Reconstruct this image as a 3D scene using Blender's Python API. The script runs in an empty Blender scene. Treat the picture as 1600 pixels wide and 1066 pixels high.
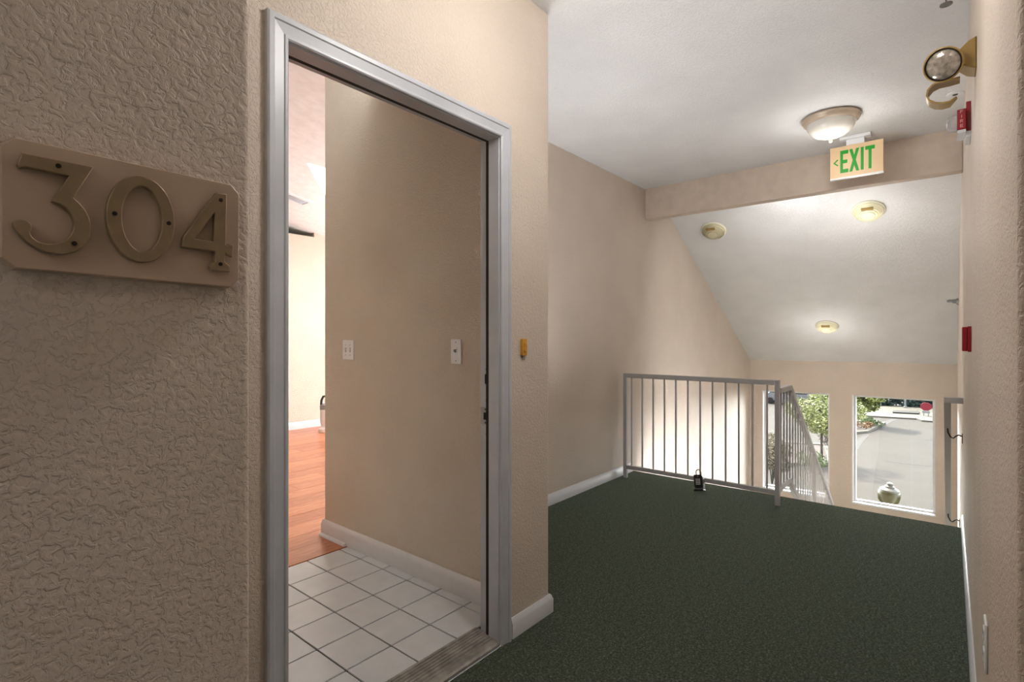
import bpy, bmesh, math, random
from mathutils import Vector, Matrix
random.seed(7)
sc = bpy.context.scene
COL = sc.collection

# ------------------------------------------------------------------ camera, world, sun, lights, exposure
FPX = 822.5
TH = math.atan2(684.0, FPX)
CAMZ = 1.24
cd = bpy.data.cameras.new('camera'); cam = bpy.data.objects.new('camera', cd); COL.objects.link(cam)
cam.location = (0, 0, CAMZ)
cam.rotation_euler = (math.radians(90), 0, TH - math.radians(90))
cd.sensor_width = 36.0; cd.lens = FPX / 1600 * 36; cd.shift_y = -3 / 1600; cd.clip_start = 0.02; cd.clip_end = 400
sc.camera = cam

w = bpy.data.worlds.new('world'); sc.world = w; w.use_nodes = True
nt = w.node_tree; nt.nodes.clear()
wo = nt.nodes.new('ShaderNodeOutputWorld'); bg = nt.nodes.new('ShaderNodeBackground'); sky = nt.nodes.new('ShaderNodeTexSky')
sky.sky_type = 'HOSEK_WILKIE'; sky.turbidity = 4.0; sky.ground_albedo = 0.3
sky.sun_direction = Vector((0.45, 0.45, 0.77)).normalized()
hs = nt.nodes.new('ShaderNodeHueSaturation'); hs.inputs['Saturation'].default_value = 0.12
nt.links.new(sky.outputs[0], hs.inputs['Color']); nt.links.new(hs.outputs[0], bg.inputs[0]); nt.links.new(bg.outputs[0], wo.inputs[0])
bg.inputs[1].default_value = 160.0

def light(name, kind, loc, power, color=(1, 1, 1), **kw):
    l = bpy.data.lights.new(name, kind); l.energy = power; l.color = color
    for k, v in kw.items(): setattr(l, k, v)
    o = bpy.data.objects.new(name, l); COL.objects.link(o); o.location = loc
    return o
sun = light('sun', 'SUN', (20, 20, 30), 80.0, (1.0, 0.90, 0.77), angle=0.009)
sun.rotation_euler = Vector((0.45, 0.45, 0.77)).to_track_quat('Z', 'Y').to_euler()
o = light('apartment_ceiling_fill', 'AREA', (5.0, 4.6, .9), 120, (.86, .95, 1.0), shape='DISK', size=1.2)  # added fill, brightens the apartment ceiling from below
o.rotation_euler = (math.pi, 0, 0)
o = light('beam_back_fill', 'AREA', (4.96, 1.1, 2.47), 16, (1.0, .98, .95), shape='RECTANGLE', size=.08, size_y=2.2)  # added fill hidden behind the beam, brightens the stairwell slope and far wall
o.rotation_euler = Vector((-.93, 0, .36)).to_track_quat('Z', 'Y').to_euler()
# daylight through the apartment window and the stairwell windows
o = light('apartment_window_light', 'AREA', (8.2, 5.0, 1.45), 85, (1.0, 0.97, 0.93), shape='RECTANGLE', size=2.6, size_y=1.7)
o.rotation_euler = (0, math.radians(90), 0)
o = light('alcove_ceiling_fill', 'AREA', (2.3, 1.78, .45), 15, (1.0, .985, .97), shape='DISK', size=.5, spread=math.radians(130))  # added fill out of view in the alcove, brightens the landing ceiling
o.rotation_euler = Vector((-.16, .08, -.98)).to_track_quat('Z', 'Y').to_euler()
for nm, y0, y1 in (('stair_window_portal', .137, 1.0), ('stair_window_portal', 1.27, 2.12)):
    o = light(nm, 'AREA', (8.52, (y0 + y1) / 2, -.23), 1, shape='RECTANGLE', size=1.44, size_y=y1 - y0)
    o.rotation_euler = (0, math.radians(90), 0); o.data.cycles.is_portal = True
sc.view_settings.view_transform = 'Standard'; sc.view_settings.look = 'None'
sc.view_settings.gamma = 1; sc.view_settings.use_curve_mapping = False
sc.view_settings.exposure = 0.28
LAMP_HALL, LAMP_LANDING, FILL_BACK, FILL_ENTRY = 22, 5.0, 13.5, 22
sc.cycles.caustics_reflective = False; sc.cycles.caustics_refractive = False

# ------------------------------------------------------------------ helpers
def lin(r, g, b):
    f = lambda c: (c / 255 / 12.92) if c / 255 <= .04045 else ((c / 255 + .055) / 1.055) ** 2.4
    return (f(r), f(g), f(b), 1)
class NT:
    def __init__(s, name):
        s.m = bpy.data.materials.new(name); s.m.use_nodes = True; s.t = s.m.node_tree; s.t.nodes.clear()
        s.out = s.n('ShaderNodeOutputMaterial'); s.b = s.n('ShaderNodeBsdfPrincipled'); s.l(s.b.outputs[0], s.out.inputs[0])
        s.tc = None
    def n(s, k, **kw):
        x = s.t.nodes.new(k)
        for a, v in kw.items(): setattr(x, a, v)
        return x
    def l(s, a, b): s.t.links.new(a, b)
    def coord(s):
        if not s.tc: s.tc = s.n('ShaderNodeTexCoord')
        return s.tc.outputs['Object']
    def noise(s, scale, detail=2, rough=.5, dist=0, stretch=None):
        x = s.n('ShaderNodeTexNoise'); x.inputs['Scale'].default_value = scale; x.inputs['Detail'].default_value = detail
        x.inputs['Roughness'].default_value = rough; x.inputs['Distortion'].default_value = dist
        c = s.coord()
        if stretch:
            mp = s.n('ShaderNodeMapping'); mp.inputs['Scale'].default_value = stretch; s.l(c, mp.inputs[0]); c = mp.outputs[0]
        s.l(c, x.inputs['Vector']); return x.outputs['Fac']
    def ramp(s, fac, stops, interp='LINEAR'):
        r = s.n('ShaderNodeValToRGB'); r.color_ramp.interpolation = interp
        e = r.color_ramp.elements
        e[0].position, e[0].color = stops[0]; e[1].position, e[1].color = stops[-1]
        for p, c in stops[1:-1]:
            q = e.new(p); q.color = c
        s.l(fac, r.inputs[0]); return r.outputs[0]
    def bump(s, fac, strength, dist, prev=None):
        b = s.n('ShaderNodeBump'); b.inputs['Strength'].default_value = strength; b.inputs['Distance'].default_value = dist
        s.l(fac, b.inputs['Height'])
        if prev is not None: s.l(prev, b.inputs['Normal'])
        s.l(b.outputs[0], s.b.inputs['Normal']); return b.outputs[0]
    def set(s, color=None, rough=None, metal=None, spec=None, **kw):
        if color is not None: s.b.inputs['Base Color'].default_value = color
        if rough is not None: s.b.inputs['Roughness'].default_value = rough
        if metal is not None: s.b.inputs['Metallic'].default_value = metal
        if spec is not None: s.b.inputs['Specular IOR Level'].default_value = spec
        for k, v in kw.items(): s.b.inputs[k].default_value = v
        return s
G0, G1 = (0, 0, 0, 1), (1, 1, 1, 1)
def plain(name, color, rough=.5, metal=0, spec=.5, vary=.06, vscale=12, bump=0, bscale=300, **kw):
    m = NT(name).set(None, rough, metal, spec, **kw)
    c2 = tuple(min(1, c * (1 - vary)) for c in color[:3]) + (1,); c1 = tuple(min(1, c * (1 + vary)) for c in color[:3]) + (1,)
    m.l(m.ramp(m.noise(vscale, 3), [(.3, c2), (.7, c1)]), m.b.inputs['Base Color'])
    if bump: m.bump(m.noise(bscale, 2), .4, bump)
    return m.m
def knockdown(name, color, scale=75, dist=.0022, rough=.55, spec=.35):
    m = NT(name).set(None, rough, 0, spec)
    c2 = tuple(c * .96 for c in color[:3]) + (1,); c1 = tuple(min(1, c * 1.04) for c in color[:3]) + (1,)
    m.l(m.ramp(m.noise(3, 3), [(.3, c2), (.7, c1)]), m.b.inputs['Base Color'])
    a = m.ramp(m.noise(scale, 3.5, .55, .6), [(.40, G0), (.52, (.75, .75, .75, 1)), (.66, G1)], 'EASE')
    n1 = m.bump(a, .85, dist)
    m.bump(m.noise(scale * 4.5, 2), .35, dist * .3, n1)
    return m.m

M = {}
M['wall'] = knockdown('wall_paint', lin(206, 193, 180), 100, .0017)
M['wall_in'] = knockdown('apartment_wall_paint', lin(200, 190, 175), 95, .0023)
M['ceil'] = knockdown('ceiling_paint', lin(226, 226, 227), 95, .0022, .6, .25)
M['ceil_in'] = plain('apartment_ceiling_paint', lin(232, 232, 232), .7, bump=.001, bscale=90)
M['trim'] = plain('white_trim_paint', lin(205, 206, 210), .32, spec=.5, vary=.03, bump=.0003, bscale=60)
M['trim_old'] = plain('scuffed_trim_paint', lin(182, 186, 193), .35, vary=.07, vscale=7, bump=.0003, bscale=60)
M['beam'] = plain('beam_paint', lin(206, 191, 176), .6, bump=.0006, bscale=120)
m = NT('dark_green_carpet').set(None, 1.0, 0, .05)
m.b.inputs['Sheen Weight'].default_value = .6; m.b.inputs['Sheen Roughness'].default_value = .45
m.b.inputs['Sheen Tint'].default_value = lin(150, 170, 146)
pile = m.noise(115, 5, .85); big = m.noise(38, 5, .7)
mx = m.n('ShaderNodeMix', data_type='RGBA', blend_type='MULTIPLY'); mx.inputs[0].default_value = 1
m.l(m.ramp(pile, [(.34, lin(9, 10, 8)), (.5, lin(47, 51, 44)), (.66, lin(132, 137, 124))]), mx.inputs[6])
m.l(m.ramp(big, [(.32, (.55, .55, .55, 1)), (.68, (1.35, 1.35, 1.3, 1))]), mx.inputs[7])
m.l(mx.outputs[2], m.b.inputs['Base Color']); m.bump(pile, .9, .006); M['carpet'] = m.m
M['tile'] = plain('white_ceramic_tile', lin(208, 213, 218), .28, spec=.5, vary=.05, vscale=9, bump=.0004, bscale=40)
M['grout'] = plain('dark_grout', lin(38, 36, 35), .9)
def wood(name, c0, c1, c2, rough=.28):
    m = NT(name).set(None, rough, 0, .5)
    f = m.noise(9, 4, .6, 1.2, (0.6, 7, 1))
    m.l(m.ramp(f, [(.28, c0), (.5, c1), (.72, c2)]), m.b.inputs['Base Color']); return m.m
M['plank'] = [wood('laminate_a', lin(148, 80, 46), lin(180, 108, 70), lin(200, 132, 94)), wood('laminate_b', lin(140, 72, 40), lin(170, 98, 62), lin(192, 122, 84)),
              wood('laminate_c', lin(156, 88, 54), lin(188, 116, 78), lin(206, 142, 104))]
M['rail'] = plain('grey_white_railing_paint', lin(184, 184, 186), .38, vary=.04)
M['black'] = plain('black_plastic', lin(24, 24, 26), .4, vary=.1)
M['gap'] = plain('black_weatherstrip', lin(10, 10, 11), .8)
M['grey'] = plain('grey_metal', lin(140, 141, 143), .35, .6)
M['steel'] = plain('brushed_steel', lin(128, 128, 130), .3, .9)
M['alum'] = plain('worn_threshold', lin(150, 147, 142), .45, .35, vary=.3, vscale=22)
M['red'] = plain('red_plastic', lin(150, 16, 30), .35)
M['white'] = plain('white_plastic', lin(226, 228, 230), .3, vary=.02)
M['gold'] = plain('olive_gold_paint', lin(150, 122, 66), .4, .15, vary=.05)
M['bell'] = plain('yellowed_brass_plastic', lin(205, 150, 52), .4, vary=.12, vscale=60)
M['plaque'] = plain('painted_wood_plaque', lin(190, 168, 146), .38, vary=.04)
M['bronze'] = plain('antique_brass', lin(150, 131, 102), .36, .4, vary=.12, vscale=50)
M['screw'] = plain('dark_screw', lin(46, 38, 32), .4, .6)
M['ring'] = plain('beige_lamp_ring', lin(196, 178, 158), .35, .15)
M['exit_face'] = plain('cream_sign_face', lin(220, 190, 150), .4, vary=.03)
M['green'] = plain('exit_green', lin(12, 150, 32), .5, vary=.03)
M['fglyph'] = plain('white_print', lin(214, 150, 155), .5)
def lampglass(name, color, emit):
    m = NT(name).set(color, .25, 0, .5); m.b.inputs['Emission Color'].default_value = (1, .95, .86, 1); m.b.inputs['Emission Strength'].default_value = emit
    m.l(m.ramp(m.noise(14, 2), [(.35, tuple(c * .93 for c in color[:3]) + (1,)), (.65, color)]), m.b.inputs['Base Color']); return m.m
M['bowl'] = lampglass('alabaster_bowl_glass', lin(222, 218, 210), .06)
M['jelly'] = lampglass('yellowed_ribbed_glass', lin(196, 190, 160), .0)
M['jelly_lit'] = lampglass('lit_yellowed_ribbed_glass', lin(222, 216, 180), .12)
M['jelly_ring'] = plain('cream_lamp_ring', lin(226, 222, 202), .4)
m = NT('clear_glass'); t = m.n('ShaderNodeBsdfTransparent'); g = m.n('ShaderNodeBsdfGlossy'); g.inputs['Roughness'].default_value = .02
fr = m.n('ShaderNodeFresnel'); fr.inputs['IOR'].default_value = 1.3; mxs = m.n('ShaderNodeMixShader')
t.inputs[0].default_value = (.93, .95, .94, 1)
m.l(fr.outputs[0], mxs.inputs[0]); m.l(t.outputs[0], mxs.inputs[1]); m.l(g.outputs[0], mxs.inputs[2]); m.l(mxs.outputs[0], m.out.inputs[0]); M['glass'] = m.m
m = NT('frosted_patch_pane'); t = m.n('ShaderNodeBsdfTranslucent'); t.inputs[0].default_value = (.22, .22, .22, 1); m.l(t.outputs[0], m.out.inputs[0]); M['frosted'] = m.m
M['lens'] = plain('clear_lamp_lens', lin(158, 150, 138), .12, .35, vary=.35, vscale=70, bump=.002, bscale=90)
M['strobe'] = plain('clear_strobe_dome', lin(232, 232, 232), .08, 0, 1.0, **{'Transmission Weight': .6, 'IOR': 1.2})
# outdoors
m = NT('pale_asphalt').set(None, .9, 0, .03)
f = m.noise(.35, 6, .65); f2 = m.noise(30, 3)
mx = m.n('ShaderNodeMix', data_type='RGBA', blend_type='MULTIPLY'); mx.inputs[0].default_value = 1
m.l(m.ramp(f, [(.3, (.0064, .0055, .0046, 1)), (.7, (.0086, .0074, .0063, 1))]), mx.inputs[6]); m.l(m.ramp(f2, [(.3, (.9, .9, .9, 1)), (.7, (1.1, 1.1, 1.1, 1))]), mx.inputs[7])
m.l(mx.outputs[2], m.b.inputs['Base Color']); M['asphalt'] = m.m
M['concrete'] = plain('pale_concrete', (0.0158, 0.0143, 0.0119, 1), .9, spec=.06, vary=.1, vscale=1)
M['crack'] = plain('tar_crack', (0.0047, 0.0044, 0.0041, 1), .9, spec=.06)
M['mulch'] = plain('brown_mulch', (0.0110, 0.0078, 0.0070, 1), 1, spec=.06, vary=.4, vscale=6)
M['leaf_y'] = plain('yellow_green_leaf', (0.0236, 0.0271, 0.0054, 1), .6, spec=.06, vary=.45, vscale=3)
M['leaf_g'] = plain('green_leaf', (0.0137, 0.0208, 0.0051, 1), .6, spec=.06, vary=.4, vscale=3)
M['leaf_d'] = plain('blue_green_leaf', (0.0051, 0.0083, 0.0071, 1), .7, spec=.06, vary=.5, vscale=2)
M['leaf_o'] = plain('orange_leaf', (0.0256, 0.0128, 0.0045, 1), .7, spec=.06, vary=.3)
M['leaf_p'] = plain('mauve_twig', (0.0139, 0.0090, 0.0090, 1), .8, spec=.06, vary=.3)
M['dry'] = plain('dry_straw_twig', (0.0235, 0.0194, 0.0124, 1), .9, spec=.06, vary=.4, vscale=4)
M['bark'] = plain('grey_brown_bark', (0.0070, 0.0055, 0.0047, 1), .95, spec=.06, vary=.3)
M['car'] = plain('slate_car_paint', (0.0028, 0.0038, 0.0053, 1), .25, .2)
M['tyre'] = plain('black_tyre', (0.0013, 0.0013, 0.0013, 1), .8, spec=.06)
M['carglass'] = plain('car_window', (0.0016, 0.0019, 0.0024, 1), .08)
M['brick'] = plain('far_wall_paint', (.11, .1, .09, 1), .9)
M['globe'] = plain('yellowed_acrylic_globe', (0.0090, 0.0084, 0.0032, 1), .3, spec=.06, vary=.12, vscale=9)
M['cap'] = plain('pale_lamp_cap', (0.0176, 0.0168, 0.0148, 1), .5, spec=.06)
M['signred'] = plain('red_sign_face', (0.0299, 0.0016, 0.0032, 1), .5, spec=.06)
M['signwhite'] = plain('white_sign_post', (0.0320, 0.0309, 0.0299, 1), .6, spec=.06)
M['pole'] = plain('galvanised_pole', (0.0251, 0.0266, 0.0274, 1), .5, spec=.06)

def box(bm, x0, x1, y0, y1, z0, z1, mat=None):
    vs = [bm.verts.new((x, y, z)) for x in (x0, x1) for y in (y0, y1) for z in (z0, z1)]
    if mat is not None:
        for v in vs: v.co = mat @ v.co
    for f in ((0, 1, 3, 2), (4, 6, 7, 5), (0, 4, 5, 1), (2, 3, 7, 6), (0, 2, 6, 4), (1, 5, 7, 3)): bm.faces.new([vs[i] for i in f])
    return vs
def prism(bm, pts, lo, hi, axis=2, mat=None):
    """pts 2-D polygon; axis 2: (x,y) up z; axis 1: (x,z) along y; axis 0: (y,z) along x"""
    def mk(p, h):
        v = Vector((p[0], p[1], h)) if axis == 2 else Vector((p[0], h, p[1])) if axis == 1 else Vector((h, p[0], p[1]))
        return mat @ v if mat is not None else v
    a = [bm.verts.new(mk(p, lo)) for p in pts]; b = [bm.verts.new(mk(p, hi)) for p in pts]
    n = len(pts); bm.faces.new(a); bm.faces.new(b[::-1])
    for i in range(n): bm.faces.new((a[i], b[i], b[(i + 1) % n], a[(i + 1) % n]))
def lathe(bm, prof, mat=None, seg=40, cap=True):
    rings = []
    for r, z in prof:
        if r < 1e-6: rings.append([bm.verts.new((0, 0, z))])
        else: rings.append([bm.verts.new((r * math.cos(2 * math.pi * i / seg), r * math.sin(2 * math.pi * i / seg), z)) for i in range(seg)])
    for a, b in zip(rings, rings[1:]):
        for i in range(seg):
            j = (i + 1) % seg
            if len(a) == 1 and len(b) > 1: bm.faces.new((a[0], b[j], b[i]))
            elif len(b) == 1 and len(a) > 1: bm.faces.new((a[i], a[j], b[0]))
            elif len(a) > 1: bm.faces.new((a[i], a[j], b[j], b[i]))
    if cap:
        for r in (rings[0], rings[-1]):
            if len(r) > 1: bm.faces.new(r)
    if mat is not None:
        for r in rings:
            for v in r: v.co = mat @ v.co
def tube(bm, path, r, seg=10, close=True):
    path = [Vector(p) for p in path]; rings = []; up = None
    for i, p in enumerate(path):
        d = (path[min(i + 1, len(path) - 1)] - path[max(i - 1, 0)]).normalized()
        if up is None: up = d.orthogonal().normalized()
        up = (up - d * up.dot(d)).normalized(); s = d.cross(up)
        rr = r[i] if isinstance(r, (list, tuple)) else r
        rings.append([bm.verts.new(p + (up * math.cos(2 * math.pi * k / seg) + s * math.sin(2 * math.pi * k / seg)) * rr) for k in range(seg)])
    for a, b in zip(rings, rings[1:]):
        for k in range(seg): bm.faces.new((a[k], a[(k + 1) % seg], b[(k + 1) % seg], b[k]))
    if close: bm.faces.new(rings[0][::-1]); bm.faces.new(rings[-1])
def bar(bm, a, b, wdt, hgt, updir=(0, 0, 1)):
    """rectangular bar from a to b; wdt across, hgt along updir"""
    a, b = Vector(a), Vector(b); d = (b - a).normalized(); u = Vector(updir); s = d.cross(u).normalized(); u = s.cross(d).normalized()
    q = [bm.verts.new(p + s * sx * wdt / 2 + u * sz * hgt / 2) for p in (a, b) for sx, sz in ((-1, -1), (1, -1), (1, 1), (-1, 1))]
    for f in ((3, 2, 1, 0), (4, 5, 6, 7), (0, 1, 5, 4), (1, 2, 6, 5), (2, 3, 7, 6), (3, 0, 4, 7)): bm.faces.new([q[i] for i in f])
def wpos(o):
    v = Vector((0, 0, 0))
    while o: v = v + o.location; o = o.parent
    return v
def obj(name, bm, mat, parent=None, kind=None, bevel=0, loc=None, angle=35):
    """bm in world coordinates; the object's origin is LOC (default the parent's)"""
    bmesh.ops.recalc_face_normals(bm, faces=bm.faces)
    me = bpy.data.meshes.new(name)
    org = Vector(loc) if loc is not None else (wpos(parent) if parent else Vector((0, 0, 0)))
    for v in bm.verts: v.co -= org
    bm.to_mesh(me); bm.free()
    for p in me.polygons: p.use_smooth = True
    me.set_sharp_from_angle(angle=math.radians(angle))
    me.materials.append(mat)
    o = bpy.data.objects.new(name, me); COL.objects.link(o)
    if parent: o.parent = parent
    o.location = org - (wpos(parent) if parent else Vector((0, 0, 0)))
    if bevel:
        b = o.modifiers.new('bevel', 'BEVEL'); b.width = bevel; b.segments = 2; b.limit_method = 'ANGLE'
    if kind: o['kind'] = kind
    return o
def B(): return bmesh.new()
def boxo(name, mat, x0, x1, y0, y1, z0, z1, parent=None, kind=None, bevel=0, loc=None):
    b = B(); box(b, x0, x1, y0, y1, z0, z1); return obj(name, b, mat, parent, kind, bevel, loc)
def tag(o, label, cat, group=None):
    o['label'] = label; o['category'] = cat
    if group: o['group'] = group
    return o
def thing(name, label, cat, loc, group=None):
    o = bpy.data.objects.new(name, None); COL.objects.link(o); o.location = loc; o.empty_display_size = .1
    return tag(o, label, cat, group)
def sroot(name, loc=(0, 0, 0)):
    o = bpy.data.objects.new(name, None); COL.objects.link(o); o.location = loc; o['kind'] = 'structure'; return o
def rounded(pts, rad, seg=5):
    """round given corners: pts = [(x,y,r or 0)]"""
    out = []; n = len(pts)
    for i, (x, y, r) in enumerate(pts):
        if not r: out.append((x, y)); continue
        p = Vector((x, y)); a = (Vector(pts[i - 1][:2]) - p).normalized(); b = (Vector(pts[(i + 1) % n][:2]) - p).normalized()
        for k in range(seg + 1):
            t = k / seg; q0 = p + a * r; q1 = p + b * r
            out.append(tuple(q0 * (1 - t) ** 2 + p * 2 * t * (1 - t) + q1 * t ** 2))
    return out
def ray(u, v):
    x = (u - 800) / FPX; c, s = math.cos(TH), math.sin(TH)
    return Vector((c + x * s, s - x * c, (530 - v) / FPX))
def at(u, v, axis, val):
    d = ray(u, v); t = (val - (0, 0, CAMZ)[axis]) / d[axis]; return Vector((0, 0, CAMZ)) + d * t

# ------------------------------------------------------------------ setting: hall shell
DY = 1.40          # door wall plane
WL = 2.30          # far left wall plane
WR = -0.07         # right wall plane
CZ = 2.71          # ceiling
XF = 8.345         # window wall
XE = 4.56          # landing edge
SL = .5485         # slope of stair ceiling
b = B(); prism(b, [(-4, -1.0), (.977, -1.0), (.977, WR), (XE, WR), (XE, WL), (1.947, WL), (1.947, DY), (.324, DY), (.324, .73), (-4, .73)], -.25, 0)
obj('floor', b, M['carpet'], kind='structure', bevel=.012)
boxo('ceiling', M['ceil'], -4.1, 5.105, -1.1, WL + .1, CZ, CZ + .12, kind='structure')
b = B(); prism(b, [(5.105, CZ), (XF + .02, CZ - SL * (XF + .02 - 5.105)), (XF + .02, 1.1), (5.105, CZ + .14)], WR - .1, WL + .1, 1)
obj('ceiling_slope', b, M['ceil'], kind='structure')
boxo('beam', M['beam'], 4.81, 4.91, WR, WL, 2.415, CZ + .02, kind='structure', bevel=.006)
b = B(); prism(b, rounded([(-4, .73, 0), (.324, .73, .012), (.324, DY + .11, 0), (-4, DY + .11, 0)], 0), 0, CZ + .05)
obj('wall_number_side', b, M['wall'], kind='structure')
b = B(); box(b, .32, .70, DY, DY + .11, 0, CZ + .05); box(b, .70, 1.62, DY, DY + .11, 2.075, CZ + .05)
prism(b, rounded([(1.62, DY, 0), (1.947, DY, .014), (1.947, WL, 0), (1.93, WL, 0), (1.93, DY + .10, 0), (1.62, DY + .10, 0)], 0), 0, CZ + .05)
obj('wall_door_side', b, M['wall'], kind='structure')
side = lambda x0: [(x0, -3.1), (XF + .15, -3.1), (XF + .15, .93), (5.105, CZ + .05), (x0, CZ + .05)]
b = B(); prism(b, side(1.94), WL, WL + .12, 1); obj('wall_left', b, M['wall'], kind='structure')
b = B(); prism(b, [(1.1, 0), (4.5, 0), (4.5, -3.1)] + side(4.5)[1:4] + [(1.1, CZ + .05)], WR - .13, WR, 1)
obj('wall_right', b, M['wall'], kind='structure')
b = B(); prism(b, rounded([(.977, -1.0, 0), (.977, WR, .014), (1.1, WR, 0), (1.1, -1.0, 0)], 0), 0, CZ + .05)
obj('wall_right_return', b, M['wall'], kind='structure')
boxo('wall_right_recess', M['wall'], -4, 1.1, -1.12, -1.0, 0, CZ + .05, kind='structure')
boxo('wall_back', M['wall'], -4.12, -4, -1.12, DY, 0, CZ + .05, kind='structure')
WINS = ((.137, 1.0), (1.27, 2.12)); WZ0, WZ1 = -.95, .49
b = B(); ys = [WR - .13, .137, 1.0, 1.27, 2.12, WL + .12]
for i in (0, 2, 4): box(b, XF, XF + .15, ys[i], ys[i + 1], -3.1, .95)
for y0, y1 in WINS: box(b, XF, XF + .15, y0, y1, -3.1, WZ0); box(b, XF, XF + .15, y0, y1, WZ1, .95)
obj('wall_far', b, M['wall'], kind='structure')
for i, (y0, y1) in enumerate(WINS):
    r = sroot('window_%d' % (i + 1), (XF, (y0 + y1) / 2, WZ0))
    b = B()
    for a in ((y0, y0 + .028, WZ0, WZ1), (y1 - .028, y1, WZ0, WZ1), (y0 + .028, y1 - .028, WZ1 - .028, WZ1), (y0 + .028, y1 - .028, WZ0, WZ0 + .03)):
        box(b, XF + .085, XF + .125, *a)
    obj('window_frame', b, M['white'], r)
    boxo('glass_pane', M['glass'], XF + .103, XF + .107, y0 + .028, y1 - .028, WZ0 + .03, WZ1 - .028, r)
    boxo('window_sill', M['white'], XF - .008, XF + .085, y0 - .006, y1 + .006, WZ0 - .012, WZ0 + .010, r, bevel=.003)
    b = B(); box(b, XF - .004, XF + .085, y1 - .004, y1 + .008, WZ0 + .01, WZ1); obj('window_reveal', b, M['white'], r)
# stairs and lower levels
b = B(); RI, TR = .19, .264
pts = [(XE, -.25)]
x, z = XE, 0
for k in range(8):
    z -= RI; pts.append((x, z)) if k else pts.append((x, z))
    if k < 7: x += TR; pts.append((x, z))
pts += [(x, z - .2), (XE, -.6)]
prism(b, pts, WR, 1.02, 1); obj('floor_stair_flight', b, M['carpet'], kind='structure')
ZM = -8 * RI
boxo('floor_mid_landing', M['carpet'], x, XF, WR, WL, ZM - .2, ZM, kind='structure')
b = B(); pts = []; xx, zz = x, ZM
for k in range(8):
    zz -= RI; pts.append((xx, zz))
    if k < 7: xx -= TR; pts.append((xx, zz))
pts += [(xx, zz - .05), (x, zz - .05)]
prism(b, pts, 1.06, WL, 1); obj('floor_lower_flight', b, M['carpet'], kind='structure')
boxo('floor_lower', M['carpet'], 2.9, XF, WR, WL, -3.2, -3.04, kind='structure')
boxo('wall_under_landing', M['wall'], 2.8, 2.9, WR, WL, -3.1, -.25, kind='structure')
boxo('trim_landing_edge', M['trim'], XE - .002, XE + .016, 1.03, WL, -.27, -.03, kind='structure')
b = B(); prism(b, [(XE, -.02), (XE + 7 * TR, ZM + .17), (XE + 7 * TR, ZM - .2), (XE, -.42)], 1.02, 1.05, 1)
obj('trim_stair_stringer', b, M['trim'], kind='structure')

def baseboard(name, path, h, t=.014, mat='trim'):
    """path: list of (x,y); the room lies to the LEFT of the walking direction"""
    prof = [(0, 0), (t, 0), (t, h * .74), (t * .8, h * .80), (t * .62, h * .92), (t * .25, h), (0, h)]
    b = B(); rows = []
    for i, p in enumerate(path):
        p = Vector(p)
        d0 = (p - Vector(path[i - 1])).normalized() if i else (Vector(path[1]) - p).normalized()
        d1 = (Vector(path[i + 1]) - p).normalized() if i < len(path) - 1 else d0
        n0, n1 = Vector((-d0.y, d0.x)), Vector((-d1.y, d1.x)); nn = n0 + n1; nn = nn / (nn.length_squared / 2)
        rows.append([b.verts.new((p.x + nn.x * w_, p.y + nn.y * w_, z_)) for w_, z_ in prof])
    for r0, r1 in zip(rows, rows[1:]):
        for k in range(len(prof)): b.faces.new((r0[k], r1[k], r1[(k + 1) % len(prof)], r0[(k + 1) % len(prof)]))
    b.faces.new(rows[0]); b.faces.new(rows[-1][::-1])
    return obj(name, b, M[mat], kind='structure')
baseboard('baseboard_left', [(XE - .05, WL), (1.947, WL), (1.947, DY), (1.672, DY)], .082)
baseboard('baseboard_right', [(.977, -.6), (.977, WR), (XE + .02, WR)], .078)
baseboard('baseboard_number_side', [(.324, DY), (.324, .73), (-3.9, .73)], .08)

# ------------------------------------------------------------------ entry doorway (open) : casing, jamb, threshold
XL, XR, ZT = .716, 1.604, 2.057
door = sroot('door_1', (1.16, DY, 0))
CP = [(0, 0), (0, .010), (.004, .013), (.010, .013), (.013, .010), (.018, .0105), (.040, .014), (.043, .0175), (.055, .0175), (.060, .014), (.060, 0)]
def casing(name, f0, f1):
    b = B(); r0 = [b.verts.new(f0(w_, d_)) for w_, d_ in CP]; r1 = [b.verts.new(f1(w_, d_)) for w_, d_ in CP]; n = len(CP)
    for k in range(n): b.faces.new((r0[k], r1[k], r1[(k + 1) % n], r0[(k + 1) % n]))
    b.faces.new(r0); b.faces.new(r1[::-1]); return obj(name, b, M['trim_old'], door, angle=25)
casing('door_casing', lambda w_, d_: (XL - w_, DY - d_, 0), lambda w_, d_: (XL - w_, DY - d_, ZT + w_))
casing('door_casing', lambda w_, d_: (XL - w_, DY - d_, ZT + w_), lambda w_, d_: (XR + w_, DY - d_, ZT + w_))
casing('door_casing', lambda w_, d_: (XR + w_, DY - d_, ZT + w_), lambda w_, d_: (XR + w_, DY - d_, 0))
JX0, JX1, JZ = XL + .004, XR - .004, ZT - .004
YB = DY + .056
for nm, a in (('door_jamb', (.69, JX0 - .012, DY - .001, DY + .112, 0, JZ + .02)), ('door_jamb', (JX1 + .012, 1.63, DY - .001, DY + .112, 0, JZ + .02)),
              ('door_head_jamb', (JX0 - .012, JX1 + .012, DY - .001, DY + .112, JZ + .012, JZ + .03)),
              ('door_stop', (JX0 - .012, JX0, DY, YB, 0, JZ + .012)), ('door_stop', (JX1, JX1 + .012, DY, YB, 0, JZ + .012)),
              ('door_stop', (JX0, JX1, DY, YB, JZ, JZ + .012))):
    boxo(nm, M['trim_old'], *a, parent=door, bevel=.0015)
b = B(); box(b, JX1 + .001, JX1 + .012, YB, YB + .015, .02, JZ + .011); box(b, JX0 - .012, JX0 - .001, YB, YB + .015, .02, JZ + .011); box(b, JX0 - .001, JX1 + .001, YB, YB + .016, JZ + .0005, JZ + .011)
obj('weatherstrip', b, M['gap'], door)
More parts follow.
